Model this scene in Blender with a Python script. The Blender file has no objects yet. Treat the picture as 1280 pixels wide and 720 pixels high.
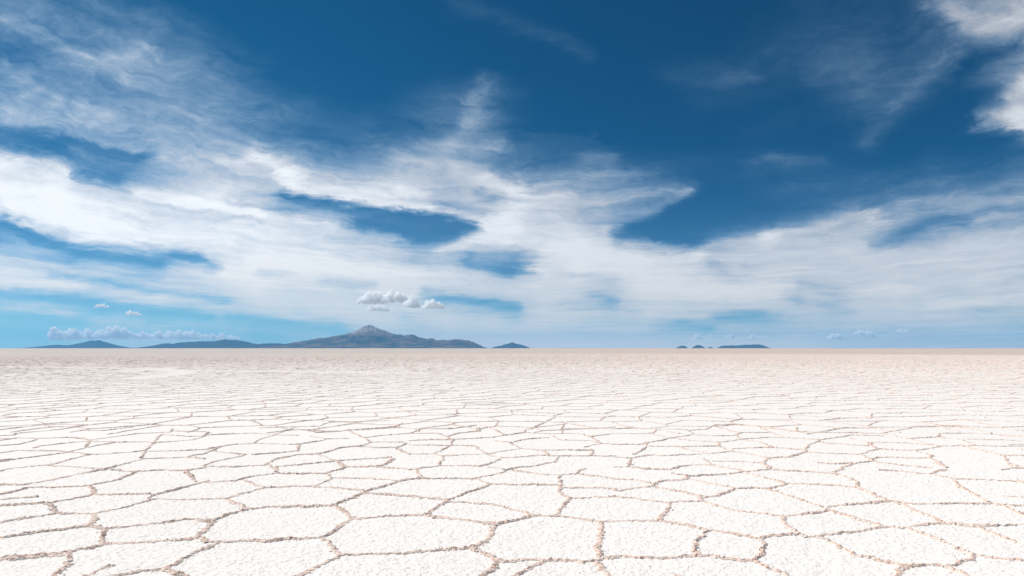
import bpy, bmesh, math, random
import numpy as np
from mathutils import Vector
from mathutils.geometry import delaunay_2d_cdt

C = bpy.context.scene
R = math.radians
rng = np.random.default_rng(7)
random.seed(7)

# ------------------------------------------------------------------ camera
EYE = 1.6                      # eye height above the salt
FPX = 1280 * 24.0 / 36.0       # focal length in pixels of a 1280 wide picture
HOR = 435.3                    # row of the horizon
cam_d = bpy.data.cameras.new("camera")
cam_d.lens = 24.0; cam_d.sensor_width = 36.0
cam_d.shift_y = (HOR - 360.0) / 1280.0
cam_d.clip_start = 0.05; cam_d.clip_end = 400000.0
cam = bpy.data.objects.new("camera", cam_d); C.collection.objects.link(cam)
cam.location = (0, 0, EYE); cam.rotation_euler = (R(90), 0, 0)
C.camera = cam

# ------------------------------------------------------------------ light
SUN_AZ = -68.0                 # degrees from straight ahead (+Y), negative = left
SUN_EL = 50.0
SUN_STRENGTH = 4.7
SKY_STRENGTH = 0.105
sd = bpy.data.lights.new("sun", 'SUN'); sd.energy = SUN_STRENGTH; sd.angle = R(0.5)
sd.color = (1.0, 0.945, 0.87)
sun = bpy.data.objects.new("sun", sd); C.collection.objects.link(sun)
dirv = Vector((math.sin(R(SUN_AZ)) * math.cos(R(SUN_EL)), math.cos(R(SUN_AZ)) * math.cos(R(SUN_EL)), math.sin(R(SUN_EL))))
sun.rotation_euler = dirv.to_track_quat('Z', 'Y').to_euler()
sun.location = dirv * 50

C.view_settings.view_transform = 'Standard'
C.view_settings.look = 'None'
C.view_settings.exposure = 0.0
C.view_settings.gamma = 1.0
C.view_settings.use_curve_mapping = False
C.render.engine = 'CYCLES'
C.cycles.use_denoising = True
C.cycles.max_bounces = 40
C.cycles.glossy_bounces = 2
C.cycles.diffuse_bounces = 3
C.cycles.volume_bounces = 40
C.cycles.transparent_max_bounces = 8
C.cycles.volume_max_steps = 256

# ------------------------------------------------------------------ node helper
class NT:
    def __init__(self, tree):
        self.t = tree; self.n = tree.nodes; self.l = tree.links
    def put(self, sock, v):
        if isinstance(v, bpy.types.NodeSocket): self.l.new(v, sock)
        elif v is not None: sock.default_value = v
    def m(self, op, a, b=None, c=None, clamp=False):
        n = self.n.new('ShaderNodeMath'); n.operation = op; n.use_clamp = clamp
        self.put(n.inputs[0], a); self.put(n.inputs[1], b)
        if c is not None: self.put(n.inputs[2], c)
        return n.outputs[0]
    def vm(self, op, a, b=None):
        n = self.n.new('ShaderNodeVectorMath'); n.operation = op
        self.put(n.inputs[0], a)
        if b is not None: self.put(n.inputs[1], b)
        return n.outputs['Value'] if op in ('LENGTH', 'DOT_PRODUCT', 'DISTANCE') else n.outputs[0]
    def mr(self, v, a, b, c=0.0, d=1.0, smooth=False):
        n = self.n.new('ShaderNodeMapRange'); n.clamp = True
        if smooth: n.interpolation_type = 'SMOOTHSTEP'
        self.put(n.inputs[0], v); n.inputs[1].default_value = a; n.inputs[2].default_value = b
        n.inputs[3].default_value = c; n.inputs[4].default_value = d
        return n.outputs[0]
    def mix(self, f, a, b):
        n = self.n.new('ShaderNodeMix'); n.data_type = 'FLOAT'
        self.put(n.inputs[0], f); self.put(n.inputs[2], a); self.put(n.inputs[3], b)
        return n.outputs[0]
    def mixc(self, f, a, b, mode='MIX'):
        n = self.n.new('ShaderNodeMix'); n.data_type = 'RGBA'; n.blend_type = mode
        self.put(n.inputs[0], f)
        for s, v in ((n.inputs[6], a), (n.inputs[7], b)):
            if isinstance(v, tuple) and len(v) == 3: v = (*v, 1)
            self.put(s, v)
        return n.outputs[2]
    def xyz(self, x, y, z=0.0):
        n = self.n.new('ShaderNodeCombineXYZ')
        self.put(n.inputs[0], x); self.put(n.inputs[1], y); self.put(n.inputs[2], z)
        return n.outputs[0]
    def noise(self, vec, scale, detail=3.0, rough=0.5, dist=0.0, out=0):
        n = self.n.new('ShaderNodeTexNoise')
        self.put(n.inputs['Vector'], vec); n.inputs['Scale'].default_value = scale
        n.inputs['Detail'].default_value = detail; n.inputs['Roughness'].default_value = rough
        n.inputs['Distortion'].default_value = dist
        return n.outputs[out]

# ------------------------------------------------------------------ sky with cirrus
# How much cirrus stands in each part of the sky, 0 (clear) to 9 (dense white).
# Rows: height above the horizon; columns: tangent of the azimuth.
rows_y = [0, 30, 60, 90, 120, 150, 165, 178, 200, 220, 240, 260, 280, 300, 320, 340, 360, 380, 395, 410, 425, 435]
cov = """
3 3 2 2 1 1 0 0 0 0 0 0 0 0 0 0 0 0 0 0 0 0 0 0 0 1 1 1 1 3 5 5 5
3 3 3 2 2 2 1 0 0 0 0 0 0 0 0 0 0 0 0 0 0 0 0 0 1 1 1 1 1 2 4 5 5
2 2 3 3 3 2 2 1 0 0 0 0 0 0 0 0 0 0 0 0 0 0 0 .5 1 1 1 1 1 2 2 3 4
3 3 3 3 4 4 3 2 1 0 0 0 0 0 0 0 0 0 0 0 0 1 1 1 0 0 1 2 2 2 1 3 5
4 4 4 3 3 3 3 3 2 1 0 0 0 1 2 3 1 0 0 0 0 0 0 0 0 0 1 2 2 1 0 2 6
5 4 4 5 4 4 3 3 3 2 1 1 1 2 2 3 1 0 0 0 0 0 0 0 0 0 0 1 1 0 0 2 7
3 3 3 4 4 4 4 4 3 2 1 1 1 2 3 3 1 0 0 0 0 0 0 0 0 0 0 1 0 0 0 1 3
3 2 2 3 4 5 4 4 4 3 2 1 2 3 4 4 1 0 0 0 0 0 0 0 0 0 0 1 0 0 0 0 1
7 5 4 3 3 5 5 5 6 5 3 3 4 5 5 6 3 1 1 2 1 1 1 1 2 2 1 0 0 1 1 1 2
8 7 6 5 4 5 6 6 6 7 6 5 6 6 6 5 5 3 3 4 3 2 1 1 1 1 1 1 1 2 2 2 3
8 8 8 7 6 6 7 8 6 5 7 8 8 7 6 6 7 6 5 5 5 4 0 0 1 1 1 1 2 2 3 3 4
8 9 9 8 8 7 8 7 6 4 4 5 6 7 7 7 8 7 6 6 4 1 0 0 0 1 2 3 4 4 5 5 5
4 7 8 9 8 7 8 8 8 7 6 5 4 3 4 7 8 8 8 5 1 0 0 1 2 3 5 6 5 5 6 6 6
3 4 6 8 8 8 8 8 8 8 7 6 6 5 5 6 8 8 9 8 4 2 1 4 7 8 8 8 6 6 8 8 8
6 5 3 3 4 3 3 6 9 9 9 8 7 5 5 6 4 8 9 9 9 8 7 8 8 8 8 8 8 8 8 8 8
8 8 7 7 5 5 7 9 9 9 9 9 9 9 8 7 5 8 9 9 9 9 8 7 8 8 8 8 8 8 8 8 8
8 8 8 7 7 7 7 8 9 8 8 8 8 8 8 8 8 8 8 7 9 9 9 9 9 8 8 8 9 8 8 8 8
4 5 4 4 7 8 6 6 8 8 8 8 8 8 6 5 6 8 7 6 8 8 8 8 8 7 7 8 8 8 8 8 7
6 5 5 5 4 3 5 5 6 8 8 8 8 8 8 7 7 8 8 7 8 8 7 5 5 7 7 8 8 8 8 7 7
4 4 4 5 5 6 6 5 4 5 7 7 8 7 8 8 8 8 7 7 7 5 5 6 6 7 7 7 7 7 7 7 6
3 3 4 6 6 6 5 4 3 4 5 6 7 8 8 8 8 8 8 8 8 8 8 8 8 8 7 7 7 7 7 7 7
3 4 5 6 6 6 6 5 4 5 6 7 8 9 9 9 9 9 9 9 9 9 9 9 9 9 8 8 8 8 8 8 8
"""
G = np.array([[float(v) for v in ln.split()] for ln in cov.strip().splitlines()]) / 9.0
cols_x = np.arange(33) * 40.0
FX = np.linspace(-80, 1360, 181)                      # columns of the fine table
FY = np.concatenate([[-60], np.arange(0, 160, 12), np.arange(163, 437, 6.5)]).astype(float)
tmp = np.array([np.interp(FX, cols_x, g) for g in G])
FG = np.array([[np.interp(y, rows_y, tmp[:, j]) for j in range(len(FX))] for y in FY])
XX, YY = np.meshgrid(FX, FY)
def stroke(pts, w, d):
    """a streak that thickens (d > 0) or thins (d < 0) the cirrus along a polyline"""
    global FG
    best = np.zeros_like(FG)
    for (x0, y0), (x1, y1) in zip(pts[:-1], pts[1:]):
        vx, vy = x1 - x0, y1 - y0
        t = np.clip(((XX - x0) * vx + (YY - y0) * vy) / (vx * vx + vy * vy), 0, 1)
        dd = np.hypot(XX - x0 - t * vx, YY - y0 - t * vy)
        best = np.maximum(best, np.exp(-(dd / w) ** 2))
    if d < 0 and pts[0][0] > 700 and pts[0][1] > 330: d *= .6
    FG = FG + best * d
for ln in """
10 .2 0,24 40,34 76,58 116,79 153,72 183,61 | 5 .15 0,83 40,101 86,125 135,142 | 6 .15 0,150 76,159 131,180 | 8 .1 107,27 131,37 | 5 .1 30,120 90,140 150,165
8 -.12 0,166 61,178 128,188 165,198 | 14 .25 0,196 40,205 80,222 | 6 .15 135,183 171,190 245,207 320,200 | 5 .10 160,95 210,125 260,150
9 .22 320,190 350,208 381,220 | 20 .10 460,180 520,195 | 11 .16 601,100 595,137 580,165 546,190 558,211 595,222 | 12 .13 570,0 626,15 690,45 740,70 | 10 -.15 600,200 630,205
 22 .15 732,211 700,225 | 5 .15 925,207 960,196 1030,199 | 30 .09 880,110 1080,60 | 60 .07 150,60 330,140 420,180 | 14 .08 620,180 760,200 | 10 .08 980,235 1180,225 | 20 .07 940,165 1080,130 | 6 .06 894,104 946,95 | 7 .06 850,140 950,120 1040,90
13 .17 1082,182 1100,159 1125,128 1156,101 1192,70 | 12 .30 1183,18 1226,34 1254,28 1280,12 | 10 .2 1156,9 1180,-5 | 14 .5 1222,150 1254,144 1290,158 | 12 .35 1254,122 1290,98 | 10 -.2 1205,83 1265,61
18 .14 0,238 61,260 138,281 214,300 275,312 | 10 -.25 92,218 150,224 | 9 .25 171,238 229,248 320,266 | 4 -.15 214,263 320,279
6.5 -.42 0,277 46,296 92,312 153,321 202,331 | 5 -.15 116,301 183,309 | 7 -.36 222,318 250,321 268,336 | 4 .2 262,318 262,328 | 4.5 -.28 64,342 122,351 190,364 245,370 284,377 | 4 .1 0,352 100,358 200,372 300,388
6 -.5 0,366 40,369 92,376 130,386 | 5 -.5 113,384 183,387 220,391 262,397 | 5 -.45 0,396 50,399 107,404 | 8 -.3 0,412 60,418 | 3.5 .25 0,382 92,391 | 5 -.45 285,396 320,400 381,407 436,414 | 4 -.2 183,403 275,416
7 .28 344,218 381,238 442,247 491,254 534,263 595,278 640,281 | 6 -.5 358,243 412,254 473,263 534,272 590,284 | 9 -.38 455,276 534,286 580,288 | 5 -.3 505,296 545,300 568,297 | 12 -.15 440,280 540,300 | 7 .2 320,266 381,278 440,287
8 .3 550,313 595,297 640,288 | 8 -.4 583,325 640,338 | 5 -.22 403,351 464,358 | 4 -.2 320,341 357,341 | 5 -.45 528,367 580,373 645,385 | 4 -.15 369,388 427,403 | 4 -.2 500,397 519,400
5 -.3 320,422 355,427 | 7 -.25 549,256 610,267 | 5 .15 500,238 540,241 | 7 .25 600,222 640,234 663,240 | 4 .12 661,250 695,248 | 7 -.15 600,235 620,250
7 .26 759,284 805,269 836,254 857,241 | 9 -.34 776,293 823,280 868,258 915,253 | 8 -.3 820,294 866,306 | 8 .3 869,318 891,302 960,295 | 7 -.25 885,333 903,335 | 6 -.5 640,333 666,336
5 -.4 739,370 768,379 | 4 -.3 787,391 799,393 | 4 -.4 848,403 891,411 | 5 -.4 894,397 955,391 | 4 -.3 630,386 650,386 | 4 -.2 635,399 650,399 | 6 -.12 700,340 760,350 | 5 .08 690,310 800,325
8 .3 960,291 1021,281 1064,269 1098,272 | 8 -.3 1092,305 1119,299 1131,290 1174,276 1205,278 | 9 .15 1119,254 1205,247 1280,250 | 6 -.3 1003,355 1052,367 | 5 -.25 986,370 1003,373
4 -.35 1027,385 1061,388 | 5 .12 1162,382 1235,376 1290,373 | 6 -.15 1205,389 1290,388 | 6 -.18 1255,348 1290,345 | 6 -.12 1120,355 1200,360
""".replace('\n', ' | ').split('|'):
    q = ln.split()
    if q: stroke([tuple(float(v) for v in a.split(',')) for a in q[2:]], float(q[0]), float(q[1]))
FG = np.clip(FG, np.where((YY > 165) & ((XX < 760) | (YY > 320)), 0.14, 0.0), 1)

world = bpy.data.worlds.new("World"); C.world = world; world.use_nodes = True
w = NT(world.node_tree)
for n in list(w.n): w.n.remove(n)
tc = w.n.new('ShaderNodeTexCoord')
sep = w.n.new('ShaderNodeSeparateXYZ'); w.l.new(tc.outputs['Generated'], sep.inputs[0])
dx, dy, dz = sep.outputs
ady = w.m('MAXIMUM', w.m('ABSOLUTE', dy), 0.22)
px = w.m('MULTIPLY_ADD', w.m('DIVIDE', dx, ady), FPX, 640.0)
up = w.m('MULTIPLY', w.m('DIVIDE', w.m('MAXIMUM', dz, 0.0), ady), FPX)           # height above the horizon
py = w.m('SUBTRACT', HOR, up)
# streaks run along a high flat layer, so they converge near the horizon
hz = w.m('ADD', up, 26.0)
tq = w.m('DIVIDE', w.m('SUBTRACT', px, 730.0), 700.0)
su = w.m('SUBTRACT', w.m('LOGARITHM', hz, math.e), w.m('LOGARITHM', w.m('MULTIPLY_ADD', w.m('MULTIPLY', tq, tq), 0.55, 1.0), math.e))
sv = w.m('DIVIDE', px, 220.0)
svec = w.xyz(su, sv, 0.0)
# domain warps
pvec = w.xyz(px, w.m('MULTIPLY', py, 1.7), 0.0)
wn = w.vm('SUBTRACT', w.noise(pvec, 0.011, 4.0, 0.55, 0.0, 1), (0.5, 0.5, 0.5))
ws = w.n.new('ShaderNodeSeparateXYZ'); w.l.new(wn, ws.inputs[0])
fade = w.mr(up, 0, 200, 0.25, 1.0)
fw = w.n.new('ShaderNodeSeparateXYZ'); w.l.new(w.noise(pvec, 0.04, 5.0, 0.6, 0.0, 1), fw.inputs[0])
ed = w.n.new('ShaderNodeMapping'); w.l.new(svec, ed.inputs[0]); ed.inputs['Scale'].default_value = (9.0, 1.0, 1.0)
edn = w.m('SUBTRACT', w.noise(w.vm('ADD', ed.outputs[0], w.vm('MULTIPLY', wn, (2.0, 2.0, 0.0))), 1.0, 7.0, 0.65), 0.5)
edf = w.mr(up, 20, 160, 0.25, 1.0)
edn = w.m('MULTIPLY', edn, edf)
wx = w.m('MULTIPLY_ADD', w.m('MULTIPLY', ws.outputs[0], fade), 20.0, w.m('MULTIPLY_ADD', w.m('SUBTRACT', fw.outputs[0], 0.5), 20.0, px))
wy = w.m('MULTIPLY_ADD', w.m('MULTIPLY', ws.outputs[1], fade), 9.0, w.m('MULTIPLY_ADD', w.m('MULTIPLY', w.m('SUBTRACT', fw.outputs[1], 0.5), fade), 11.0, py))
cx = w.mr(wx, -80, 1360, 0.0, 1.0)
wy = w.m('MULTIPLY_ADD', edn, 30.0, wy)
wx = w.m('MULTIPLY_ADD', edn, -70.0, wx)
cx = w.mr(wx, -80, 1360, 0.0, 1.0)
acc = None
for i, y in enumerate(FY):
    fc = w.n.new('ShaderNodeFloatCurve'); fc.mapping.use_clip = False
    cu = fc.mapping.curves[0]
    pts = cu.points
    xs = np.linspace(0, 1, len(FX))
    pts[0].location = (0, float(FG[i, 0])); pts[1].location = (1, float(FG[i, -1]))
    for a, b in zip(xs[1:-1], FG[i, 1:-1]): pts.new(float(a), float(b))
    for p in pts: p.handle_type = 'VECTOR'
    fc.mapping.update()
    w.l.new(cx, fc.inputs['Value']); fc.inputs['Factor'].default_value = 1.0
    if acc is None: acc = fc.outputs[0]
    else: acc = w.mix(w.mr(wy, float(FY[i - 1]), float(y), 0, 1), acc, fc.outputs[0])
# texture of the cirrus
mp = w.n.new('ShaderNodeMapping'); w.l.new(svec, mp.inputs[0]); mp.inputs['Scale'].default_value = (9.0, 1.0, 1.0)
swarp = w.vm('ADD', mp.outputs[0], w.vm('MULTIPLY', wn, (1.7, 1.0, 0.0)))
n1 = w.noise(swarp, 1.6, 8.0, 0.62, 0.25)
n2 = w.noise(w.vm('ADD', pvec, w.vm('MULTIPLY', wn, (60.0, 60.0, 0.0))), 0.035, 7.0, 0.62)
n3 = w.noise(swarp, 0.55, 6.0, 0.6, 0.4)
tex = w.m('ADD', w.m('ADD', w.m('MULTIPLY', w.m('SUBTRACT', n1, 0.5), 0.68), w.m('MULTIPLY', w.m('SUBTRACT', n2, 0.5), 0.28)),
          w.m('MULTIPLY', w.m('SUBTRACT', n3, 0.5), 0.5))
# strongest where the cirrus is thin or broken
amp = w.m('ADD', w.m('MULTIPLY', w.m('MULTIPLY', acc, w.m('SUBTRACT', 1.15, acc)), 2.4), 0.0)
n4 = w.noise(swarp, 5.0, 6.0, 0.65, 0.2)      # hair fine fibres
tex = w.m('ADD', tex, w.m('MULTIPLY', w.m('SUBTRACT', n4, 0.5), 0.34))
dens = w.m('ADD', acc, w.m('MULTIPLY', tex, amp), clamp=True)
dens = w.m('MULTIPLY', w.m('POWER', dens, 1.7), 0.99)

sky = w.n.new('ShaderNodeTexSky'); sky.sky_type = 'NISHITA'; sky.sun_disc = False
sky.sun_elevation = R(SUN_EL); sky.sun_rotation = R(SUN_AZ)
sky.altitude = 3650; sky.air_density = 1.0; sky.dust_density = 0.4; sky.ozone_density = 2.0
# the thin dry air of the high plateau, deepest away from the sun
tint = w.mixc(w.mr(up, 0, 260, 0, 1, True), (0.40, 0.68, 0.75), (0.042, 0.425, 0.57))
tint = w.mixc(w.mr(px, 200, 1000, 0, 1, True), tint, w.mixc(1.0, tint, (0.70, 0.80, 0.87), 'MULTIPLY'))
base = w.mixc(1.0, sky.outputs[0], tint, 'MULTIPLY')
# cirrus lit from the left, duller and more lilac to the right and low down
K = 1.0 / SKY_STRENGTH
cl = w.mixc(w.mr(px, 100, 1150, 0, 1, True), (0.98 * K, 1.01 * K, 1.04 * K), (0.70 * K, 0.735 * K, 0.79 * K))
cl = w.mixc(w.mr(up, 140, 0, 0, 1, False), cl, (0.80 * K, 0.76 * K, 0.72 * K))
thin = w.mixc(1.0, cl, (0.62, 0.95, 1.22), 'MULTIPLY')      # a thin veil scatters bluer
cl = w.mixc(w.mr(dens, 0.0, 0.55), thin, cl)
col = w.mixc(dens, base, cl)
bg = w.n.new('ShaderNodeBackground'); w.l.new(col, bg.inputs[0]); bg.inputs[1].default_value = SKY_STRENGTH
wo = w.n.new('ShaderNodeOutputWorld'); w.l.new(bg.outputs[0], wo.inputs[0])

# ------------------------------------------------------------------ helpers
def tag(o, label=None, cat=None, group=None, kind=None):
    for k, v in (('label', label), ('category', cat), ('group', group), ('kind', kind)):
        if v: o[k] = v
    return o
def mesh_obj(name, V, F, mat, smooth=False):
    """V (n,3) array, F (m,4) or (m,3) array, linked as one object"""
    V = np.asarray(V, np.float32); F = np.asarray(F, np.int32)
    me = bpy.data.meshes.new(name)
    k = F.shape[1]
    me.vertices.add(len(V)); me.vertices.foreach_set('co', V.ravel())
    me.loops.add(F.size); me.loops.foreach_set('vertex_index', F.ravel())
    me.polygons.add(len(F))
    me.polygons.foreach_set('loop_start', np.arange(0, F.size, k, dtype=np.int32))
    me.polygons.foreach_set('loop_total', np.full(len(F), k, np.int32))
    me.polygons.foreach_set('use_smooth', np.full(len(F), smooth))
    me.update(calc_edges=True); me.validate()
    me.materials.append(mat)
    o = bpy.data.objects.new(name, me); C.collection.objects.link(o)
    return o
def mat_new(name):
    m = bpy.data.materials.new(name); m.use_nodes = True
    t = NT(m.node_tree)
    return m, t, t.n['Principled BSDF']
def _hash(ix, iy, s):
    h = (ix * 374761393 + iy * 668265263 + s * 1274126177) & 0xffffffff
    h = ((h ^ (h >> 13)) * 1274126177) & 0xffffffff
    return ((h ^ (h >> 16)) & 0xffff) / 65535.0
def vnoise(x, y, s=0):
    x = np.asarray(x, float); y = np.asarray(y, float)
    ix = np.floor(x).astype(np.int64); iy = np.floor(y).astype(np.int64)
    fx = x - ix; fy = y - iy
    fx = fx * fx * (3 - 2 * fx); fy = fy * fy * (3 - 2 * fy)
    a = _hash(ix, iy, s); b = _hash(ix + 1, iy, s); c = _hash(ix, iy + 1, s); d = _hash(ix + 1, iy + 1, s)
    return (a + (b - a) * fx) * (1 - fy) + (c + (d - c) * fx) * fy
def fbm(x, y, o=4, s=0, g=0.5):
    r = 0; a = 1; t = 0
    for i in range(o):
        r = r + a * vnoise(x * 2 ** i + 17.3 * i, y * 2 ** i - 9.1 * i, s + i); t += a; a *= g
    return r / t
def ground_pt(x, y):
    d = EYE * FPX / (y - HOR)
    return ((x - 640.0) * d / FPX, d)

# ------------------------------------------------------------------ materials
def salt_material():
    m, t, p = mat_new('salt_crust')
    geo = t.n.new('ShaderNodeNewGeometry'); pos = geo.outputs['Position']
    dist = t.vm('LENGTH', pos)
    big = t.noise(pos, 0.35, 3, 0.5)
    mid = t.noise(pos, 7.0, 4, 0.6)
    fine = t.noise(pos, 75.0, 3, 0.6)
    pit_shade = t.mr(t.noise(pos, 36.0, 3, 0.6), 0.575, 0.65)              # small pit and lump shadows painted as dark specks
    c = t.mixc(t.mr(mid, 0.3, 0.7), (0.82, 0.775, 0.735), (0.875, 0.845, 0.81))
    c = t.mixc(t.mr(big, 0.35, 0.7, 0, 0.45), c, (0.79, 0.755, 0.72))
    c = t.mixc(t.m('MULTIPLY', pit_shade, 0.50), c, (0.42, 0.36, 0.34))
    relief_specks = t.mr(t.noise(pos, 13.0, 5, 0.72), 0.54, 0.64)  # coarser specks, relief shading put into the colour
    patch = t.mr(t.noise(pos, 0.8, 4, 0.6), 0.45, 0.65, 0.10, 0.32)      # some plates are more speckled than others
    c = t.mixc(t.m('MULTIPLY', relief_specks, patch), c, (0.50, 0.42, 0.39))
    # with distance the crust blends into ridge colour, the ridges' shade painted in
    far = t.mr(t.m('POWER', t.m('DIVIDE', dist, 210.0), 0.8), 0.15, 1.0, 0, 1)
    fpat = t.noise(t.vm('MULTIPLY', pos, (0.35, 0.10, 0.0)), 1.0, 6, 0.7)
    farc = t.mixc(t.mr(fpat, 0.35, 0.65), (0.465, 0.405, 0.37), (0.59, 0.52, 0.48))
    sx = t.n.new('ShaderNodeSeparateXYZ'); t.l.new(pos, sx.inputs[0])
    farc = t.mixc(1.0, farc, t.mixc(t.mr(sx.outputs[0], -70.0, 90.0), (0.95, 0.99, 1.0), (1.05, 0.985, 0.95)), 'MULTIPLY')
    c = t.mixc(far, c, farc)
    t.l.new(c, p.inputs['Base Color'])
    p.inputs['Roughness'].default_value = 0.85
    p.inputs['Specular IOR Level'].default_value = 0.2
    b = t.n.new('ShaderNodeBump'); b.inputs['Strength'].default_value = 0.6; b.inputs['Distance'].default_value = 0.012
    t.l.new(t.m('ADD', t.m('MULTIPLY', fine, 0.5), t.noise(pos, 30.0, 3, 0.6)), b.inputs['Height'])
    t.l.new(b.outputs[0], p.inputs['Normal'])
    return m
def ridge_material():
    m, t, p = mat_new('ridge_salt')
    geo = t.n.new('ShaderNodeNewGeometry'); pos = geo.outputs['Position']
    a = t.noise(pos, 22.0, 4, 0.65)
    b2 = t.noise(pos, 2.3, 3, 0.6)
    sp = t.n.new('ShaderNodeSeparateXYZ'); t.l.new(pos, sp.inputs[0])
    c = t.mixc(t.mr(a, 0.35, 0.66), (0.53, 0.345, 0.27), (0.85, 0.655, 0.545))
    c = t.mixc(t.mr(b2, 0.4, 0.65, 0, 0.6), c, (0.78, 0.63, 0.53))
    # white salt shows through the dust, most of all low on the flanks
    white = t.m('ADD', t.noise(pos, 70.0, 3, 0.65), t.mr(sp.outputs[2], 0.0, 0.012, 0.10, 0.0))
    c = t.mixc(t.mr(white, 0.53, 0.61, 0, 0.85), c, (0.85, 0.775, 0.715))
    t.l.new(c, p.inputs['Base Color'])
    p.inputs['Roughness'].default_value = 0.9
    p.inputs['Specular IOR Level'].default_value = 0.15
    b = t.n.new('ShaderNodeBump'); b.inputs['Strength'].default_value = 0.9; b.inputs['Distance'].default_value = 0.006
    t.l.new(t.noise(pos, 90.0, 3, 0.6), b.inputs['Height']); t.l.new(b.outputs[0], p.inputs['Normal'])
    return m
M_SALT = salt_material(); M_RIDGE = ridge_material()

# ------------------------------------------------------------------ salt flat (one sheet to the horizon)
def polar_sheet():
    nf = 1080
    th_front = np.linspace(R(-48), R(48), nf)
    th_back = np.linspace(R(48), R(312), 90)[1:-1]
    th = np.concatenate([th_front, th_back])
    r1 = np.exp(np.arange(math.log(2.6), math.log(15.0), 0.0024))
    r2 = np.exp(np.arange(math.log(15.0) + .02, math.log(60.0), 0.02))
    r3 = np.geomspace(64, 60000, 40)
    r = np.concatenate([[0.5, 1.2, 2.0, 2.4], r1, r2, r3])
    T, Rr = np.meshgrid(th, r)
    X = np.sin(T) * Rr; Y = np.cos(T) * Rr
    a = np.clip((Rr - 2.6) / 0.3, 0, 1) * np.clip((15 - Rr) / 5, 0, 1)
    a[:, nf:] = 0; a[:, 0] = 0; a[:, nf - 1] = 0
    g = fbm(X * 30, Y * 30, 3, 3, 0.6)
    knob = np.clip(vnoise(X * 60, Y * 60, 31) - 0.62, 0, 1) * 0.010
    Z = a * ((g - 0.5) * 0.013 + knob + (fbm(X * 6, Y * 6, 3, 8) - 0.5) * 0.010)
    V = np.stack([X, Y, Z], -1).reshape(-1, 3)
    n, k = T.shape
    i = np.arange(n - 1)[:, None] * k; j = np.arange(k)[None, :]; jn = (j + 1) % k
    F = np.stack([i + j, i + jn, i + k + jn, i + k + j], -1).reshape(-1, 4)[:, ::-1]
    # close the hub
    V = np.vstack([V, [[0, 0, 0]]]); c = len(V) - 1
    hub = np.stack([np.full(k, c), np.full(k, c), (np.arange(k) + 1) % k, np.arange(k)], -1)
    return V, F, hub, c
V, F, hub, c = polar_sheet()
# the hub as thin quads from the inner ring to a tiny inner ring
k = len(hub)
inner = V[:k].copy() * 0.02
base_i = len(V)
V = np.vstack([V, inner])
F2 = np.stack([np.arange(k), base_i + np.arange(k), base_i + (np.arange(k) + 1) % k, (np.arange(k) + 1) % k], -1)[:, ::-1]
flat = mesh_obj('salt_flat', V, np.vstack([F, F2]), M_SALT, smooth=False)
tag(flat, 'white salt flat of polygonal crusted plates reaching to the horizon', 'salt flat', kind='structure')

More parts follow.
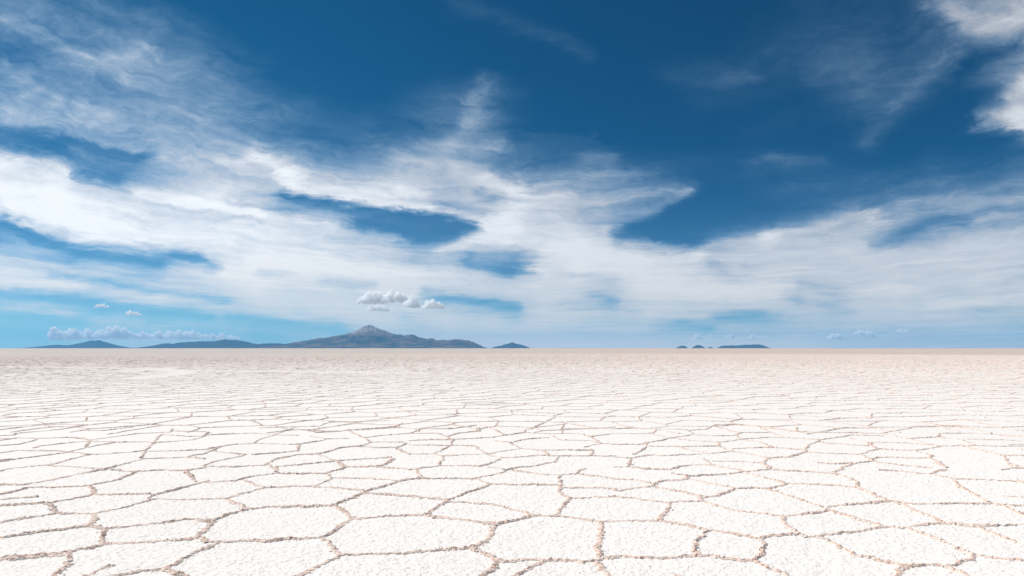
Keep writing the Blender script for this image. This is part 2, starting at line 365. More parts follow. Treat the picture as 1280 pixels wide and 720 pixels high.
# ------------------------------------------------------------------ net of ridges between the plates
# Near the camera the net follows the photograph; (tile x, tile y) then fifths of a pixel.
TR = {
(0, 580): """-30,55 60,30 200,16 320,3 | 320,12 480,20 620,32 660,38 | -20,130 140,133 330,98 540,55 670,30 730,12 800,-5 900,-32 1150,-40 1280,-32
| 690,38 760,44 870,48 1000,40 1160,42 1280,25 | -20,195 60,180 180,150 330,150 460,142 550,135 640,118 740,98 850,52 | 550,135 580,165 590,190
| -20,264 150,255 320,245 480,212 580,190 750,190 930,188 | 290,250 330,290 365,305
| -20,375 120,345 360,308 430,310 590,312 740,280 930,230 955,195 1100,162 1240,122 1300,105 | 590,312 600,345 550,385
| -20,465 150,440 440,402 550,388 640,405 780,395 1000,372 1150,348 1300,358 | 1170,42 1200,80 1225,110 | 940,225 1100,226 1300,218
| 670,405 640,450 660,495 | 660,500 860,492 960,487 1090,475 1240,462 1260,430 1280,412 | -20,600 50,582 180,578 330,565 450,550 560,530 660,497
| 430,560 410,620 370,680 355,740 | 1240,462 1290,490 | 700,705 860,672 1030,650 1150,590 1230,550 1300,515 | 1030,650 1100,690 1180,705 | 700,705 500,730 360,745""",
(256, 580): """-10,15 160,20 370,8 440,-28 560,-55 700,-62 | 400,5 440,40 | 0,118 200,105 280,80 440,60 600,62 740,60 840,38 880,18 1000,20 1080,12 1130,2 1180,-30
| 1020,15 1200,30 1280,38 | 840,-10 880,18 | 240,105 310,130 370,150 | 0,222 130,218 260,180 370,152 520,142 680,140 740,118 800,88 760,65 | 690,145 860,155 990,168
| 800,88 960,88 1190,105 | 0,355 60,347 190,305 280,280 440,270 620,270 810,258 850,240 990,180 1100,145 1260,98 1300,93
| 130,225 200,250 280,280 | 60,350 0,415 | 810,258 870,300 920,345 1060,335 1240,322 1290,318 | 1000,185 1160,195 1300,203
| 0,487 70,490 250,482 460,475 600,472 710,462 800,425 920,345 | 0,540 80,490 | 740,465 790,510 845,565 | 845,568 1050,565 1160,558 1290,554
| 845,568 700,640 590,695 500,740""",
(512, 580): """0,38 60,30 180,12 300,12 440,14 490,2 560,-25 | 40,35 70,72 90,88 | 0,95 60,90 200,92 400,93 520,68 600,45 680,22 800,10 | 500,20 590,35
| 640,42 780,60 930,72 1040,65 1060,45 1100,30 | 400,93 450,112 510,128 | 0,203 20,203 170,218 240,225 350,182 510,128 660,132 770,128 920,130
| 1060,65 1150,75 1280,90 | 935,75 945,110 940,150 930,175 1000,215 | 940,148 1100,150 1280,155 | 1000,215 1080,215 1160,207 1290,205
| 0,320 110,315 150,285 240,232 | 260,238 460,247 600,270 770,322 | 100,320 170,335 300,348 430,362 540,375 630,360 770,325 900,325 960,330 1170,362 1290,362
| 1005,215 960,270 905,325 | 550,378 500,450 440,495 385,520 | 0,552 150,545 250,538 385,522 415,545 480,570 560,605 520,655 470,700 440,740
| 560,607 720,600 850,605 980,605 1080,618 1180,600 | 1185,365 1190,420 1190,480 1160,520 1190,580 1240,592 1300,586 | 1160,620 1200,665 1270,730""",
(768, 580): """0,20 80,20 95,5 100,-25 | 95,20 200,35 350,38 400,18 530,5 610,8 700,25 820,48 | 0,93 120,100 250,128 | 0,160 30,170 120,152 240,140 270,115 460,95 450,75 360,60
| 470,78 620,70 760,58 820,48 970,35 1280,54 | 910,-10 960,20 970,35 | 490,102 600,125 740,148 | 270,150 400,172 540,200 | 0,205 50,210 180,225 340,245 450,235 540,232
| 540,215 640,200 750,155 850,152 950,155 1080,125 1280,130 | 820,55 950,90 1080,125 | 540,200 545,232 | 340,245 325,300 280,350 | 550,235 660,268 780,295 900,310 1050,325 1150,320 1280,305
| 960,160 1100,200 1200,240 1290,264 | 1050,325 1080,385 1150,440 1030,448 920,465 | 0,362 120,355 280,355 450,380 580,415 690,430 830,455 920,465 940,510 920,560 880,605
| 585,415 520,470 500,520 520,570 | 0,585 150,588 300,590 440,582 600,578 720,595 880,605 940,640 1080,690 1150,740 | 1150,440 1200,458 1270,458""",
(1024, 580): """0,55 90,62 110,40 160,15 240,-5 330,-18 | 100,62 200,95 240,118 240,150 | 0,130 120,135 240,150 330,185 430,232 | 380,40 520,48 700,65 820,90 870,145 960,185 1060,240
| 730,0 790,20 | 700,60 790,35 | 1150,38 1220,20 1180,0 | 860,95 1050,100 1280,112 | 1230,95 1300,135 | 0,262 50,285 180,325 300,360 390,388
| 60,270 250,252 430,235 520,240 580,252 760,250 950,248 1060,252 1200,262 1300,258 | 0,305 60,290 | 440,235 530,255 590,290 690,325 770,368
| 1060,245 1180,275 1300,328 | 0,450 140,432 260,418 390,392 500,402 640,382 770,372 880,378 1000,388 1150,385 1300,380 | 900,385 990,395 1070,430 1210,485 1320,520
| 0,462 60,485 130,525 240,575 340,592 420,615 560,640 | 560,405 640,435 760,480 860,530 960,570 | 560,640 700,632 800,645 880,610 960,570 1100,590 1310,610
| 560,640 490,700 470,740 | 820,655 900,685 1000,740""",
(0, 510): """-20,342 130,315 300,295 440,278 540,290 590,290 | 310,358 440,320 570,292 680,288 870,272 910,262 960,222 | 440,272 580,240 720,215 900,212 960,218 1080,210 1200,200 1280,178
| -20,284 110,265 200,268 360,268 | 210,250 240,240 400,222 560,208 700,212 | -20,238 120,228 230,198 | -20,207 110,188 240,190 440,185 560,200 | 910,262 880,312
| 930,272 1060,270 1280,262 | 560,200 720,180 870,160 1060,152 1080,130 | 1010,165 1180,180 1280,175 | -20,175 80,170 100,160 | -20,140 130,122 280,105 400,102 540,105
| 400,132 540,108 | 520,142 650,142 830,120 | 1080,145 1280,150 | 960,218 1010,165 | 1170,310 1220,295 1280,286 | 560,200 540,240 | 360,268 440,275 | 100,160 400,132""",
(256, 510): """0,262 100,242 180,228 300,222 440,225 580,228 700,210 760,195 900,190 | 0,282 40,270 180,285 250,292 200,308 60,335 0,360 | 300,292 460,282 580,270 590,230
| 440,320 600,290 700,290 750,278 850,250 960,240 1040,215 1240,215 | 720,295 820,330 870,375 | 450,368 640,350 820,332 980,320 1160,310 1170,320 1110,362
| 450,368 445,400 | 960,242 1120,250 1200,248 1260,222 | 1200,255 1280,292 | 0,172 130,165 270,158 410,165 | 310,218 350,195 440,170 580,172 | 660,178 760,192
| 560,125 700,155 840,148 910,135 1060,128 1200,115 1230,95 | 910,148 1000,190 1030,212 | 1000,185 1110,172 1280,160 | 340,125 560,118 710,115 780,90 960,85 1150,80
| 440,165 560,125 | 0,172 20,150 | 100,242 40,270""",
(512, 510): """0,232 250,235 400,238 | 0,205 120,200 270,200 | 150,288 200,265 250,238 270,205 230,180 | 0,288 150,288 200,300 350,292 480,288 600,268 700,255 | 470,288 580,312 740,302 860,295
| 830,265 870,295 | 560,320 510,345 440,365 | 190,355 210,315 200,300 | 240,198 400,192 520,185 590,170 | 0,160 170,160 230,180 310,158 440,145 430,125
| 530,205 620,218 740,195 870,185 | 600,172 720,155 860,162 1050,160 1130,180 | 880,170 940,200 1130,205 1200,222 | 870,300 1020,300 1130,300 1280,302
| 930,310 910,340 | 1130,180 1200,222 1100,245 | 1145,265 1130,300 | 440,108 540,140 590,165 | 80,130 250,132 420,108 | 720,155 720,140 800,120 980,100 | 400,238 480,288
| 950,130 1150,130 1280,120 | 960,105 950,160 | 1130,180 1280,160 | 1200,222 1280,228 | 620,218 700,255 830,265 1145,265 | 900,340 800,360 | 80,130 0,160""",
(768, 510): """0,160 130,162 240,158 260,140 | 0,228 150,230 210,215 180,262 120,290 | 240,165 350,188 290,205 210,215 | 220,240 380,242 560,240 650,240 | 400,245 500,272 600,285
| 350,188 480,168 620,175 760,175 | 350,190 520,208 650,215 740,205 810,195 | 650,215 660,245 740,270 600,285 500,290 300,300 220,295 | 750,172 790,155 980,155
| 810,195 950,185 1060,185 | 740,255 880,250 990,248 | 810,200 910,215 990,248 1180,262 | 740,275 850,290 960,315 | 0,310 100,315 220,295 | 760,175 810,200
| 900,120 1000,165 1060,185 1280,200 | 960,315 1090,310 1190,275 1210,235 1280,205 | 1190,275 1280,282 | 960,315 930,340 970,380 | 560,325 620,355 | 370,380 450,362 530,355 620,355 800,398
| 620,332 780,335 930,345 | 90,118 170,130 440,135 490,160 | 450,140 570,135 630,105 780,102 900,120 1140,150 1280,152 | 1140,120 1140,150 | 350,385 200,380 100,368""",
(1024, 510): """0,200 150,180 210,170 390,175 | 190,190 300,215 360,260 | 0,215 60,222 300,238 330,215 540,220 750,238 870,238 | 380,258 600,268 760,240 | 0,282 240,292 360,260
| 250,292 330,322 340,335 520,360 700,375 | 340,318 360,310 530,312 690,315 | 600,270 710,300 690,315 800,372 | 0,155 150,155 390,160 560,128 | 390,160 560,192 740,182
| 560,192 640,215 740,238 | 560,128 600,115 850,118 960,130 | 750,185 890,200 970,230 | 870,238 1040,272 1150,300 1190,350 1240,368 1150,385 | 880,235 1100,240 1300,238
| 750,160 950,158 1160,170 1300,180 | 930,195 1150,200 1300,212 | 1150,298 1300,298 | 1240,368 1300,374 | 850,105 940,130 1080,160 | 740,182 750,160 | 0,345 100,350 240,345""",
}
traced = []
for (tx, ty), s in TR.items():
    for pl in s.replace('\n', ' ').split('|'):
        P = [tuple(float(v) for v in q.split(',')) for q in pl.split()]
        traced.append([ground_pt(tx + a / 5.0, ty + b / 5.0) for a, b in P])

def in_traced(x, y):
    d = np.maximum(y, .01)
    ppy = HOR + EYE * FPX / d
    ppx = 640 + FPX * x / d
    return (y > 0.5) & (ppy > 540) & (ppy < 728) & (ppx > -14) & (ppx < 1292)

# polygons everywhere else: cells of jittered seeds
CELL = 1.12
segs = []            # (x0, y0, x1, y1)
def voronoi(x0, x1, y0, y1, keep):
    hx = CELL; hy = CELL * 0.88
    nx = int((x1 - x0) / hx); ny = int((y1 - y0) / hy)
    I, J = np.meshgrid(np.arange(nx), np.arange(ny))
    X = x0 + (I + 0.5 * (J % 2)) * hx; Y = y0 + J * hy
    gx = I + int(round(x0 / hx)); gy = J + int(round(y0 / hy))
    X = X + (_hash(gx, gy, 1) - .5) * hx * 0.85; Y = Y + (_hash(gx, gy, 2) - .5) * hy * 0.85
    drop = _hash(gx, gy, 5) < 0.04
    m = keep(X, Y) & ~drop
    P = np.stack([X[m], Y[m]], -1)
    res = delaunay_2d_cdt([Vector(p) for p in P], [], [], 0, 1e-6)
    T = np.array([list(f) for f in res[2] if len(f) == 3]); Q = np.array([[v[0], v[1]] for v in res[0]])
    a, b, c = Q[T[:, 0]], Q[T[:, 1]], Q[T[:, 2]]
    d = 2 * (a[:, 0] * (b[:, 1] - c[:, 1]) + b[:, 0] * (c[:, 1] - a[:, 1]) + c[:, 0] * (a[:, 1] - b[:, 1]))
    d = np.where(np.abs(d) < 1e-6, 1e-6, d)
    sa, sb, sc = (a ** 2).sum(1), (b ** 2).sum(1), (c ** 2).sum(1)
    U = np.stack([(sa * (b[:, 1] - c[:, 1]) + sb * (c[:, 1] - a[:, 1]) + sc * (a[:, 1] - b[:, 1])) / d,
                  (sa * (c[:, 0] - b[:, 0]) + sb * (a[:, 0] - c[:, 0]) + sc * (b[:, 0] - a[:, 0])) / d], -1)
    E = np.concatenate([T[:, [0, 1]], T[:, [1, 2]], T[:, [2, 0]]]); E.sort(axis=1)
    own = np.tile(np.arange(len(T)), 3)
    key = E[:, 0].astype(np.int64) * len(Q) + E[:, 1]
    o = np.argsort(key, kind='stable'); key = key[o]; own = own[o]
    same = key[1:] == key[:-1]
    p0 = U[own[:-1][same]]; p1 = U[own[1:][same]]
    L = np.hypot(*(p1 - p0).T)
    g = (L > 0.02) & (L < 4)
    return np.hstack([p0[g], p1[g]])
FARR = 210.0
S = voronoi(-FARR * .80, FARR * .80, -22, FARR,
            lambda X, Y: (np.hypot(X, Y) < FARR) & ((np.abs(X) < Y * 0.83 + 6) | (np.hypot(X, Y) < 20)))
mx = (S[:, 0] + S[:, 2]) / 2; my = (S[:, 1] + S[:, 3]) / 2
S = S[~in_traced(mx, my)]
tS = []
tmpS = []
for pl in traced:
    for (a, b) in zip(pl[:-1], pl[1:]): tmpS.append((*a, *b))
tmpS = np.array(tmpS)
S = np.vstack([tmpS, S])

# a vehicle track far off on the left has crushed the ridges
TRACK = [[(-200, 456.5), (0, 458.8), (100, 459.4), (190, 460.6), (226, 463.6), (230, 466), (210, 469), (170, 473)],
         [(150, 464.5), (190, 462), (215, 459.8)],
         [(236, 463.2), (300, 463.8), (400, 465), (520, 466.5)]]
tseg = []
for pl in TRACK:
    P = [ground_pt(*p) for p in pl]
    for a, b in zip(P[:-1], P[1:]): tseg.append((*a, *b))
def track_mask(x, y):
    m = np.ones_like(x)
    for x0, y0, x1, y1 in tseg:
        vx, vy = x1 - x0, y1 - y0
        t = np.clip(((x - x0) * vx + (y - y0) * vy) / (vx * vx + vy * vy), 0, 1)
        d = np.hypot(x - x0 - t * vx, y - y0 - t * vy)
        m = np.minimum(m, np.clip((d - 0.4) / 0.7, 0, 1))
    return m

Vs, Fs = [], []; voff = 0
crumb_src = []
dist = np.hypot((S[:, 0] + S[:, 2]) / 2, (S[:, 1] + S[:, 3]) / 2)
length = np.hypot(S[:, 2] - S[:, 0], S[:, 3] - S[:, 1])
ds = np.clip(dist * 0.0022, 0.010, 0.30)
want = np.clip(length / ds, 2, 400)
lod_n = np.power(2, np.ceil(np.log2(want))).astype(int)
for nseg in np.unique(lod_n):
    for (dlo, dhi, K) in ((0, 9, 11), (9, 18, 7), (18, 45, 5), (45, 1e9, 3)):
        sel = (lod_n == nseg) & (dist >= dlo) & (dist < dhi)
        if not sel.any(): continue
        s = S[sel]; n = len(s)
        L = length[sel][:, None]
        t = np.linspace(0, 1, nseg + 1)[None, :]
        ux = (s[:, 2] - s[:, 0])[:, None] / L; uy = (s[:, 3] - s[:, 1])[:, None] / L
        ext = 0.012
        tt = t * (L + 2 * ext) - ext
        bx = s[:, 0][:, None] + ux * tt; by = s[:, 1][:, None] + uy * tt
        near = np.clip(nseg / 8, 0.2, 1)
        # wander sideways, more away from the joints
        mid = np.sin(np.pi * t)
        wob = (fbm(bx * 5, by * 5, 3, 11) - .5) * 0.085 * mid + (fbm(bx * 30, by * 30, 2, 15) - .5) * 0.03
        bx = bx - uy * wob; by = by + ux * wob
        tall = fbm(bx * 2.2, by * 2.2, 3, 21, .6)
        each = _hash((s[:, 0] * 97).astype(np.int64), (s[:, 1] * 89).astype(np.int64), 3)[:, None]
        hh = 0.006 + 0.017 * np.clip(tall - 0.32, 0, 1) * (0.6 + 0.6 * each)
        ww = 0.013 + 0.036 * np.clip(fbm(bx * 3.1 + 9, by * 3.1, 3, 41, .6) - .12, 0, 1) * (0.7 + 0.5 * each)
        tm = track_mask(bx, by) if dhi > 40 else 1.0
        hh = hh * tm * (1.0 if dlo < 45 else 1.15 * np.clip((215 - np.hypot(bx, by)) / 120, 0, 1))
        q = np.linspace(-1, 1, K)[None, None, :]
        side = q * ww[..., None]
        vx = bx[..., None] - uy[..., None] * side; vy = by[..., None] + ux[..., None] * side
        prof = (1 - np.abs(q) ** 1.6)
        if K > 3:
            lump = fbm(vx * 42, vy * 42, 3, 51, .65)
            zz = hh[..., None] * (prof * (0.25 + 1.9 * np.clip(lump - .18, 0, 1) * 1.35)) + prof * (vnoise(vx * 110, vy * 110, 61) - .5) * 0.006
            vx = vx + (vnoise(vx * 45, vy * 45, 71) - .5) * 0.026; vy = vy + (vnoise(vx * 45 + 50, vy * 45, 72) - .5) * 0.026
        else:
            zz = hh[..., None] * prof * (0.35 + 1.9 * vnoise(vx * 4, vy * 4, 51) ** 2)
        zz = np.where(np.abs(q) > .99, -0.010, zz) + np.where(np.abs(q) > .99, 0, 0.002)
        V = np.stack([vx, vy, zz], -1).reshape(-1, 3)
        e = np.arange(n)[:, None, None] * (nseg + 1) * K
        i = np.arange(nseg)[None, :, None] * K; j = np.arange(K - 1)[None, None, :]
        o = e + i + j
        Fq = np.stack([o, o + K, o + K + 1, o + 1], -1).reshape(-1, 4)[:, ::-1]
        Vs.append(V); Fs.append(Fq + voff); voff += len(V)
        if dlo < 18:
            cx_, cy_ = bx.ravel(), by.ravel()
            crumb_src.append(np.stack([cx_, cy_, np.repeat(L, nseg + 1, 1).ravel() / nseg, ww.ravel(), tall.ravel()], -1))
ridges = mesh_obj('salt_ridge_net', np.vstack(Vs), np.vstack(Fs), M_RIDGE, smooth=False)
tag(ridges, 'low crumbly brown ridges in a net between the white salt plates', 'salt ridges', kind='stuff')
print('ridge faces', sum(len(f) for f in Fs))

# crumbs of crust heaped along the ridges near the camera
phi = (1 + 5 ** .5) / 2
ICO = np.array([(-1, phi, 0), (1, phi, 0), (-1, -phi, 0), (1, -phi, 0), (0, -1, phi), (0, 1, phi), (0, -1, -phi), (0, 1, -phi),
                (phi, 0, -1), (phi, 0, 1), (-phi, 0, -1), (-phi, 0, 1)]) / math.hypot(1, phi)
ICF = np.array([(0, 11, 5), (0, 5, 1), (0, 1, 7), (0, 7, 10), (0, 10, 11), (1, 5, 9), (5, 11, 4), (11, 10, 2), (10, 7, 6), (7, 1, 8),
                (3, 9, 4), (3, 4, 2), (3, 2, 6), (3, 6, 8), (3, 8, 9), (4, 9, 5), (2, 4, 11), (6, 2, 10), (8, 6, 7), (9, 8, 1)])
src = np.vstack(crumb_src)
r_ = np.hypot(src[:, 0], src[:, 1])
prob = src[:, 2] * 130 * np.clip((src[:, 4] - 0.30) * 2.6, 0.12, 1.2) * np.clip(10 / r_, 0.3, 1.0)
cnt = rng.poisson(prob)
src = np.repeat(src, cnt, 0)
n = len(src)
size = 0.0045 * np.exp(rng.normal(0, .5, n)) * (0.8 + 0.9 * src[:, 4])
size = np.clip(size, 0.0025, 0.014)
ang = rng.uniform(0, 2 * np.pi, n); off = rng.normal(0, .8, n) * src[:, 3]
pxy = src[:, :2] + np.stack([np.cos(ang) * off, np.sin(ang) * off], -1)
# a few loose ones on the plates
nl = 900
lr = np.sqrt(rng.uniform(3.5 ** 2, 14 ** 2, nl)); la = rng.uniform(R(-44), R(44), nl)
pxy = np.vstack([pxy, np.stack([np.sin(la) * lr, np.cos(la) * lr], -1)])
size = np.concatenate([size, rng.uniform(.002, .0055, nl)])
zc = np.concatenate([np.maximum(0, 0.016 * (src[:, 4]) * (1 - np.abs(off) / (src[:, 3] + 1e-6))), np.full(nl, 0.001)])
n += nl
sc = size[:, None, None] * rng.uniform(.65, 1.25, (n, 12, 1)) * np.stack([rng.uniform(.8, 1.3, n), rng.uniform(.8, 1.3, n), rng.uniform(.55, 1., n)], -1)[:, None, :]
ca, sa_ = np.cos(ang := rng.uniform(0, 6.28, n)), np.sin(ang)
B = ICO[None] * sc
X = B[..., 0] * ca[:, None] - B[..., 1] * sa_[:, None]; Y = B[..., 0] * sa_[:, None] + B[..., 1] * ca[:, None]
CV = np.stack([X + pxy[:, 0, None], Y + pxy[:, 1, None], B[..., 2] + (zc + size * .35)[:, None]], -1).reshape(-1, 3)
CF = (ICF[None] + np.arange(n)[:, None, None] * 12).reshape(-1, 3)
crumbs = mesh_obj('salt_crumbs', CV, CF, M_RIDGE)
crumbs.data.materials.append(M_SALT)
crumbs.data.polygons.foreach_set('material_index', np.repeat((rng.random(n) < 0.45).astype(np.int32), 20))
tag(crumbs, 'loose brown and white salt crumbs heaped along the near ridges', 'salt crumbs', kind='stuff')
print('crumbs', n)

# ------------------------------------------------------------------ far mountains and island hills
def rock_material(name, low, high, snow=None):
    m, t, p = mat_new(name)
    geo = t.n.new('ShaderNodeNewGeometry'); pos = geo.outputs['Position']
    s = t.n.new('ShaderNodeSeparateXYZ'); t.l.new(pos, s.inputs[0])
    n = t.noise(pos, 0.0013, 6, 0.65)
    n2 = t.noise(pos, 0.0045, 5, 0.65)
    c = t.mixc(t.mr(n, 0.40, 0.62), low, high)
    if snow:
        hf = t.mr(t.m('ADD', s.outputs[2], t.m('MULTIPLY', t.m('SUBTRACT', n2, .5), 500.0)), snow, snow + 330)
        c = t.mixc(hf, c, t.mixc(t.mr(n2, .42, .6), (0.22, 0.16, 0.15), (0.38, 0.33, 0.33)))
    t.l.new(c, p.inputs['Base Color']); p.inputs['Roughness'].default_value = 0.95
    p.inputs['Specular IOR Level'].default_value = 0.1
    return m
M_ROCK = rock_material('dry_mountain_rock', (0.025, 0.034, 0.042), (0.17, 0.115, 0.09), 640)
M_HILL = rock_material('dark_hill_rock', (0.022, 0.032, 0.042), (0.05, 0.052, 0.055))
def mountain(name, prof, D, depth, mat, label, cat, seed, rough=0.16, nu=340, nv=120):
    """prof: [(pixel column, pixels above horizon)], crest at distance D"""
    xs = np.array([p[0] for p in prof], float); hs = np.array([p[1] for p in prof], float)
    u = np.linspace(xs[0], xs[-1], nu); v = np.linspace(-1, 1, nv)
    base = np.interp(u, xs, hs)
    k = 2; base = np.convolve(np.pad(base, k, mode='edge'), np.ones(2 * k + 1) / (2 * k + 1), 'valid') if nu > 150 else base
    base = base * (1 + (fbm(u / 7.0, u * 0 + seed, 3, seed) - .5) * .09) + (vnoise(u / 1.6, u * 0 + seed, seed) - .5) * .75 * np.clip(base / 4, 0, 1)
    U, Vv = np.meshgrid(u, v)
    X = (U - 640) / FPX * D; Y = D + Vv * depth
    # spurs running down from the crest
    spur = fbm(X / (depth * .16) + seed, Vv * 1.2 + seed, 5, seed, .58)
    gul = np.abs(fbm(X / (depth * .30) + seed * 3, Vv * 1.8, 5, seed + 9, .6) - .5) * 2
    a = np.clip(np.abs(Vv) * (1.15 - 0.5 * (spur - .5)), 0, 1)
    fall = (1 - a) ** 1.35
    H = base[None, :] / FPX * D * fall * (1 - np.abs(Vv) * 0.55 * gul - rough * (gul * (.35 + np.abs(Vv))))
    H *= (1 + rough * .6 * (fbm(X / (depth * .05), Y / (depth * .05), 4, seed + 4) - .5))
    H = np.maximum(H, 0) - 3.0
    H += EYE * 0
    V = np.stack([X, Y, H], -1).reshape(-1, 3)
    i = np.arange(nv - 1)[:, None] * nu; j = np.arange(nu - 1)[None, :]
    F = np.stack([i + j, i + j + 1, i + nu + j + 1, i + nu + j], -1).reshape(-1, 4)
    o = mesh_obj(name, V, F, mat, smooth=True)
    tag(o, label, cat, kind='structure')
    return o
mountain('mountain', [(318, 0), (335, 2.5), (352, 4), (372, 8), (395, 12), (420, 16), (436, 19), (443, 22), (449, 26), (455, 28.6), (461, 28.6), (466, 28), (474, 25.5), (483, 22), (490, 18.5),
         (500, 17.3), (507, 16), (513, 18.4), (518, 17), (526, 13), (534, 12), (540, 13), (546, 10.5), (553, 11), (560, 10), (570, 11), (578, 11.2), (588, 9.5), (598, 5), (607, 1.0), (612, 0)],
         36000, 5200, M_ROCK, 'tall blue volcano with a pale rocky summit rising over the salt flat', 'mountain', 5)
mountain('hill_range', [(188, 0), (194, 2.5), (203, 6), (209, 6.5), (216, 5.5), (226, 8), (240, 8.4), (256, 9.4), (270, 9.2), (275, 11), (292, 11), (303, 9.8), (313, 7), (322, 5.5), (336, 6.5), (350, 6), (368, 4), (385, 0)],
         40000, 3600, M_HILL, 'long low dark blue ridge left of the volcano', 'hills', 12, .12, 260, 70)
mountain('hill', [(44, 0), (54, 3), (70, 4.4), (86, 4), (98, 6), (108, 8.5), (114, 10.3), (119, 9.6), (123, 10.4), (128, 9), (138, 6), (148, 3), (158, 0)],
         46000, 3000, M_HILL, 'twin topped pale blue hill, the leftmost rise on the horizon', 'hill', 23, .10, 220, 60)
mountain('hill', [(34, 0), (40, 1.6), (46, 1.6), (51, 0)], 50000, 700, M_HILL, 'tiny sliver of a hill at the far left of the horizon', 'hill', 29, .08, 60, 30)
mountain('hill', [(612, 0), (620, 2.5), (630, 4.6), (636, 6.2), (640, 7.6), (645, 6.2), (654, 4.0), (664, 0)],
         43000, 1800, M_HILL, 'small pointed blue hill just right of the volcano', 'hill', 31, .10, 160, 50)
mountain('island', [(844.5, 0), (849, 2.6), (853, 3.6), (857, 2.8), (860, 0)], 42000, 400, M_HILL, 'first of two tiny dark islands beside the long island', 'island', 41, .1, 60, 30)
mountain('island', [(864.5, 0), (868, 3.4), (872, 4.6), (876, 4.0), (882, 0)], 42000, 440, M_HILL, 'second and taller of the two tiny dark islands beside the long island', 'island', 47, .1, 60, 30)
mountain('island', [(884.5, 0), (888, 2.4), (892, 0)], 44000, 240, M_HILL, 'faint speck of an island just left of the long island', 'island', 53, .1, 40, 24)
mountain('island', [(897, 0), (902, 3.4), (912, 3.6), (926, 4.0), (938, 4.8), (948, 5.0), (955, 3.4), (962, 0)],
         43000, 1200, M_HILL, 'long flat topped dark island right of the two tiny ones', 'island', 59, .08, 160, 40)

# ------------------------------------------------------------------ air
bm_x, bm_y0, bm_y1, top = 61000, -61000, 61000, 1300
hv = np.array([(sx * bm_x, y, z) for z in (-5.0, top) for y in (bm_y0, bm_y1) for sx in (-1, 1)], float)
hf = np.array([(0, 1, 3, 2)[::-1], (4, 5, 7, 6), (0, 1, 5, 4), (1, 3, 7, 5), (3, 2, 6, 7), (2, 0, 4, 6)])
mh = bpy.data.materials.new('air_haze'); mh.use_nodes = True
th = NT(mh.node_tree); th.n.remove(th.n['Principled BSDF'])
pv = th.n.new('ShaderNodeVolumePrincipled'); pv.inputs['Color'].default_value = (0.17, 0.54, 0.95, 1)
pv.inputs['Density'].default_value = 0.52 / 40000; pv.inputs['Anisotropy'].default_value = 0.1
th.l.new(pv.outputs[0], th.n['Material Output'].inputs['Volume'])
haze = mesh_obj('haze', hv, hf, mh); haze['kind'] = 'stuff'; haze['label'] = 'thin blue haze over the salt flat'; haze['category'] = 'haze'

# ------------------------------------------------------------------ cumulus beyond the flat
mc = bpy.data.materials.new('cloud_vapour'); mc.use_nodes = True
tcv = NT(mc.node_tree); tcv.n.remove(tcv.n['Principled BSDF'])
pvc = tcv.n.new('ShaderNodeVolumePrincipled'); pvc.inputs['Color'].default_value = (1, 1, 1, 1)
pvc.inputs['Density'].default_value = 0.008; pvc.inputs['Anisotropy'].default_value = 0.0
tcv.l.new(pvc.outputs[0], tcv.n['Material Output'].inputs['Volume'])
def ball_field(balls, D, seed, vox):
    """one closed lumpy skin round a heap of balls, by marching the union through Blender's voxel remesher"""
    Vb, Fb = [], []; o_ = 0
    for (x, y, z, r) in balls:
        P = ICO * r + np.array([x, y, z]); Vb.append(P); Fb.append(ICF + o_); o_ += 12
    return np.vstack(Vb), np.vstack(Fb)
def cloud(boxes, D, label, seed, fill=1.0, flat_base=0.25, group=None):
    """boxes: pixel boxes (x0, y0, x1, y1) filled with puffs, at distance D"""
    rg = np.random.default_rng(seed)
    k = D / FPX; balls = []
    for (x0, y0, x1, y1) in boxes:
        wpx, hpx = x1 - x0, y1 - y0
        n = int(max(16, wpx * 2.2 * fill))
        for q in range(n):
            t = rg.uniform(0.02, 0.98)
            env = (1 - abs(2 * t - 1) ** (3.0 if len(boxes) < 5 else 9.0)) * (0.55 + 0.45 * math.sin(t * 11 + seed) ** 2)
            hy = rg.uniform(0, 1) ** 1.2 * env * hpx
            r = hpx * rg.uniform(.14, .28) * (0.6 + 0.6 * env)
            balls.append(((x0 + t * wpx - 640) * k, D + rg.normal(0, .2) * hpx * k, (HOR - y1 + r * .7 + hy * .85) * k + EYE, r * k))
    V, F = ball_field(balls, D, seed, 0)
    tmp = mesh_obj('cloud', V, F, mc)
    c0 = Vector(V.mean(0)); tmp.data.transform(__import__('mathutils').Matrix.Translation(-c0)); tmp.location = c0
    hmax = max(b[3] - b[1] for b in boxes) * k
    md = tmp.modifiers.new('skin', 'REMESH'); md.mode = 'VOXEL'; md.voxel_size = hmax / 30
    tx = bpy.data.textures.new('cloud_lumps', 'CLOUDS'); tx.noise_scale = hmax * .11; tx.noise_depth = 3
    dm = tmp.modifiers.new('lumps', 'DISPLACE'); dm.texture = tx; dm.strength = hmax * .34; dm.mid_level = 0.5; dm.texture_coords = 'LOCAL'
    dg = bpy.context.evaluated_depsgraph_get(); dg.update()
    me = bpy.data.meshes.new_from_object(tmp.evaluated_get(dg))
    tmp.modifiers.clear(); tmp.data = me
    if not me.materials: me.materials.append(mc)
    # keep the one joined body of the cloud, drop stray crumbs of vapour
    bm = bmesh.new(); bm.from_mesh(me); seen = set(); best = []
    for v in bm.verts:
        if v.index in seen: continue
        comp = []; st = [v]; seen.add(v.index)
        while st:
            a = st.pop(); comp.append(a)
            for e in a.link_edges:
                b = e.other_vert(a)
                if b.index not in seen: seen.add(b.index); st.append(b)
        if len(comp) > len(best): best = comp
    keep = {v.index for v in best}
    bmesh.ops.delete(bm, geom=[v for v in bm.verts if v.index not in keep], context='VERTS')
    bm.to_mesh(me); bm.free()
    tag(tmp, label, 'cloud', group)
    return tmp
GC = 'small cumulus clouds low over the horizon'
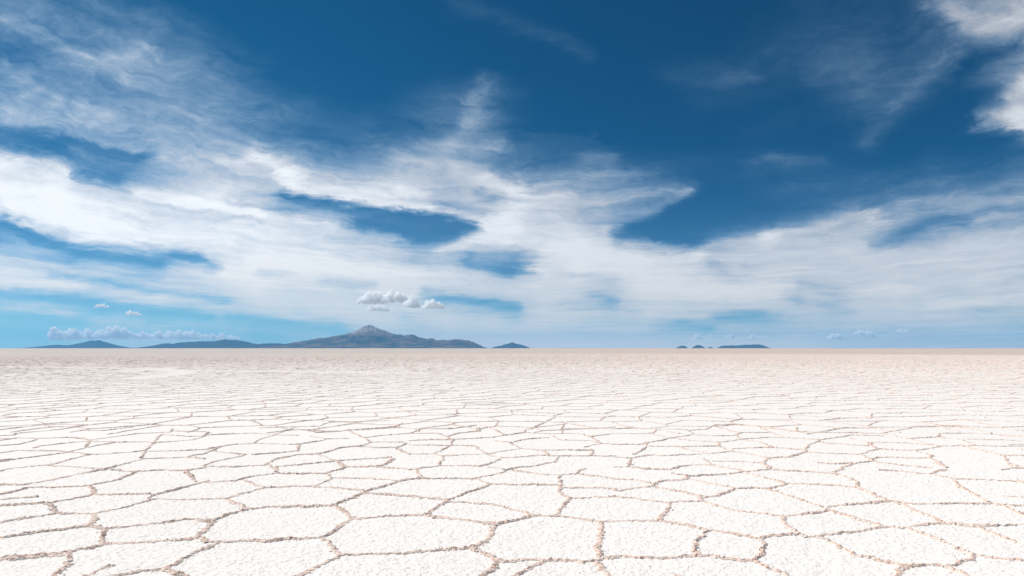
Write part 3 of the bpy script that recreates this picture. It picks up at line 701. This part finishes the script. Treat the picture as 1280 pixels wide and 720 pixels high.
cloud([(447, 366, 486, 380), (478, 364, 508, 378)], 75000, 'large bright cumulus cloud in the sky right above the volcano', 1, 1.4, group=GC)
cloud([(455, 380.5, 487, 389)], 66000, 'narrow white cloud just under the large bright cumulus above the volcano', 21, 1.4, group=GC)
cloud([(504, 372, 524, 385)], 69000, 'ragged cloud between the large cumulus and the small one above the volcano', 22, 1.2, group=GC)
cloud([(527, 375, 555, 386)], 76000, 'small bright cumulus cloud just right of the large one above the volcano', 2, 1.4, group=GC)
cloud([(150, 388, 177, 394.5)], 78000, 'small white lens of cloud in the blue gap high over the left hills', 3, group=GC)
cloud([(117, 379, 136, 385)], 79000, 'faint scrap of cloud up and left of the small white lens of cloud', 4, .7, group=GC)
cloud([(62, 386, 75, 389.5)], 80000, 'tiny thin cloud high above the twin topped hill at far left', 5, group=GC)
cloud([(60, 412, 95, 425), (85, 413, 140, 424), (130, 411, 162, 424), (150, 415, 215, 424), (205, 414, 245, 424), (235, 415, 262, 424), (258, 418, 300, 425)], 90000,
      'long low bank of cloud lying behind the twin topped hill and the low ridge', 6, .9, group=GC)
cloud([(865, 418, 878, 425)], 88000, 'small slanted cloud over the second tiny island', 7, group=GC)
cloud([(885, 418, 894, 423)], 90000, 'faint puff of cloud over the speck of an island', 8, group=GC)
cloud([(905, 417.5, 918, 423.5)], 88000, 'pale puff of cloud over the left end of the long island', 9, group=GC)
cloud([(935, 419, 946, 425), (944, 419, 957, 423.5)], 88000, 'double puff of cloud over the right end of the long island', 10, group=GC)
cloud([(958, 420.5, 967, 425.5)], 89000, 'small puff of cloud just past the right end of the long island', 11, group=GC)
cloud([(971, 422.5, 986, 426)], 90000, 'thin low cloud right of the long island, closest to the horizon', 12, group=GC)
cloud([(988, 415, 998, 418.5)], 88000, 'tiny white cloud alone, higher than the thin low cloud beside it', 13, group=GC)
cloud([(1034, 416, 1056, 424.5)], 88000, 'pinkish white cloud, leftmost of the three larger clouds low on the right', 14, group=GC)
cloud([(1063, 413, 1090, 419), (1082, 414, 1097, 422)], 88000, 'ragged wide cloud, middle of the three larger clouds low on the right', 15, group=GC)
cloud([(1119, 411, 1138, 417.5)], 88000, 'compact white cloud, rightmost of the three larger clouds low on the right', 16, group=GC)
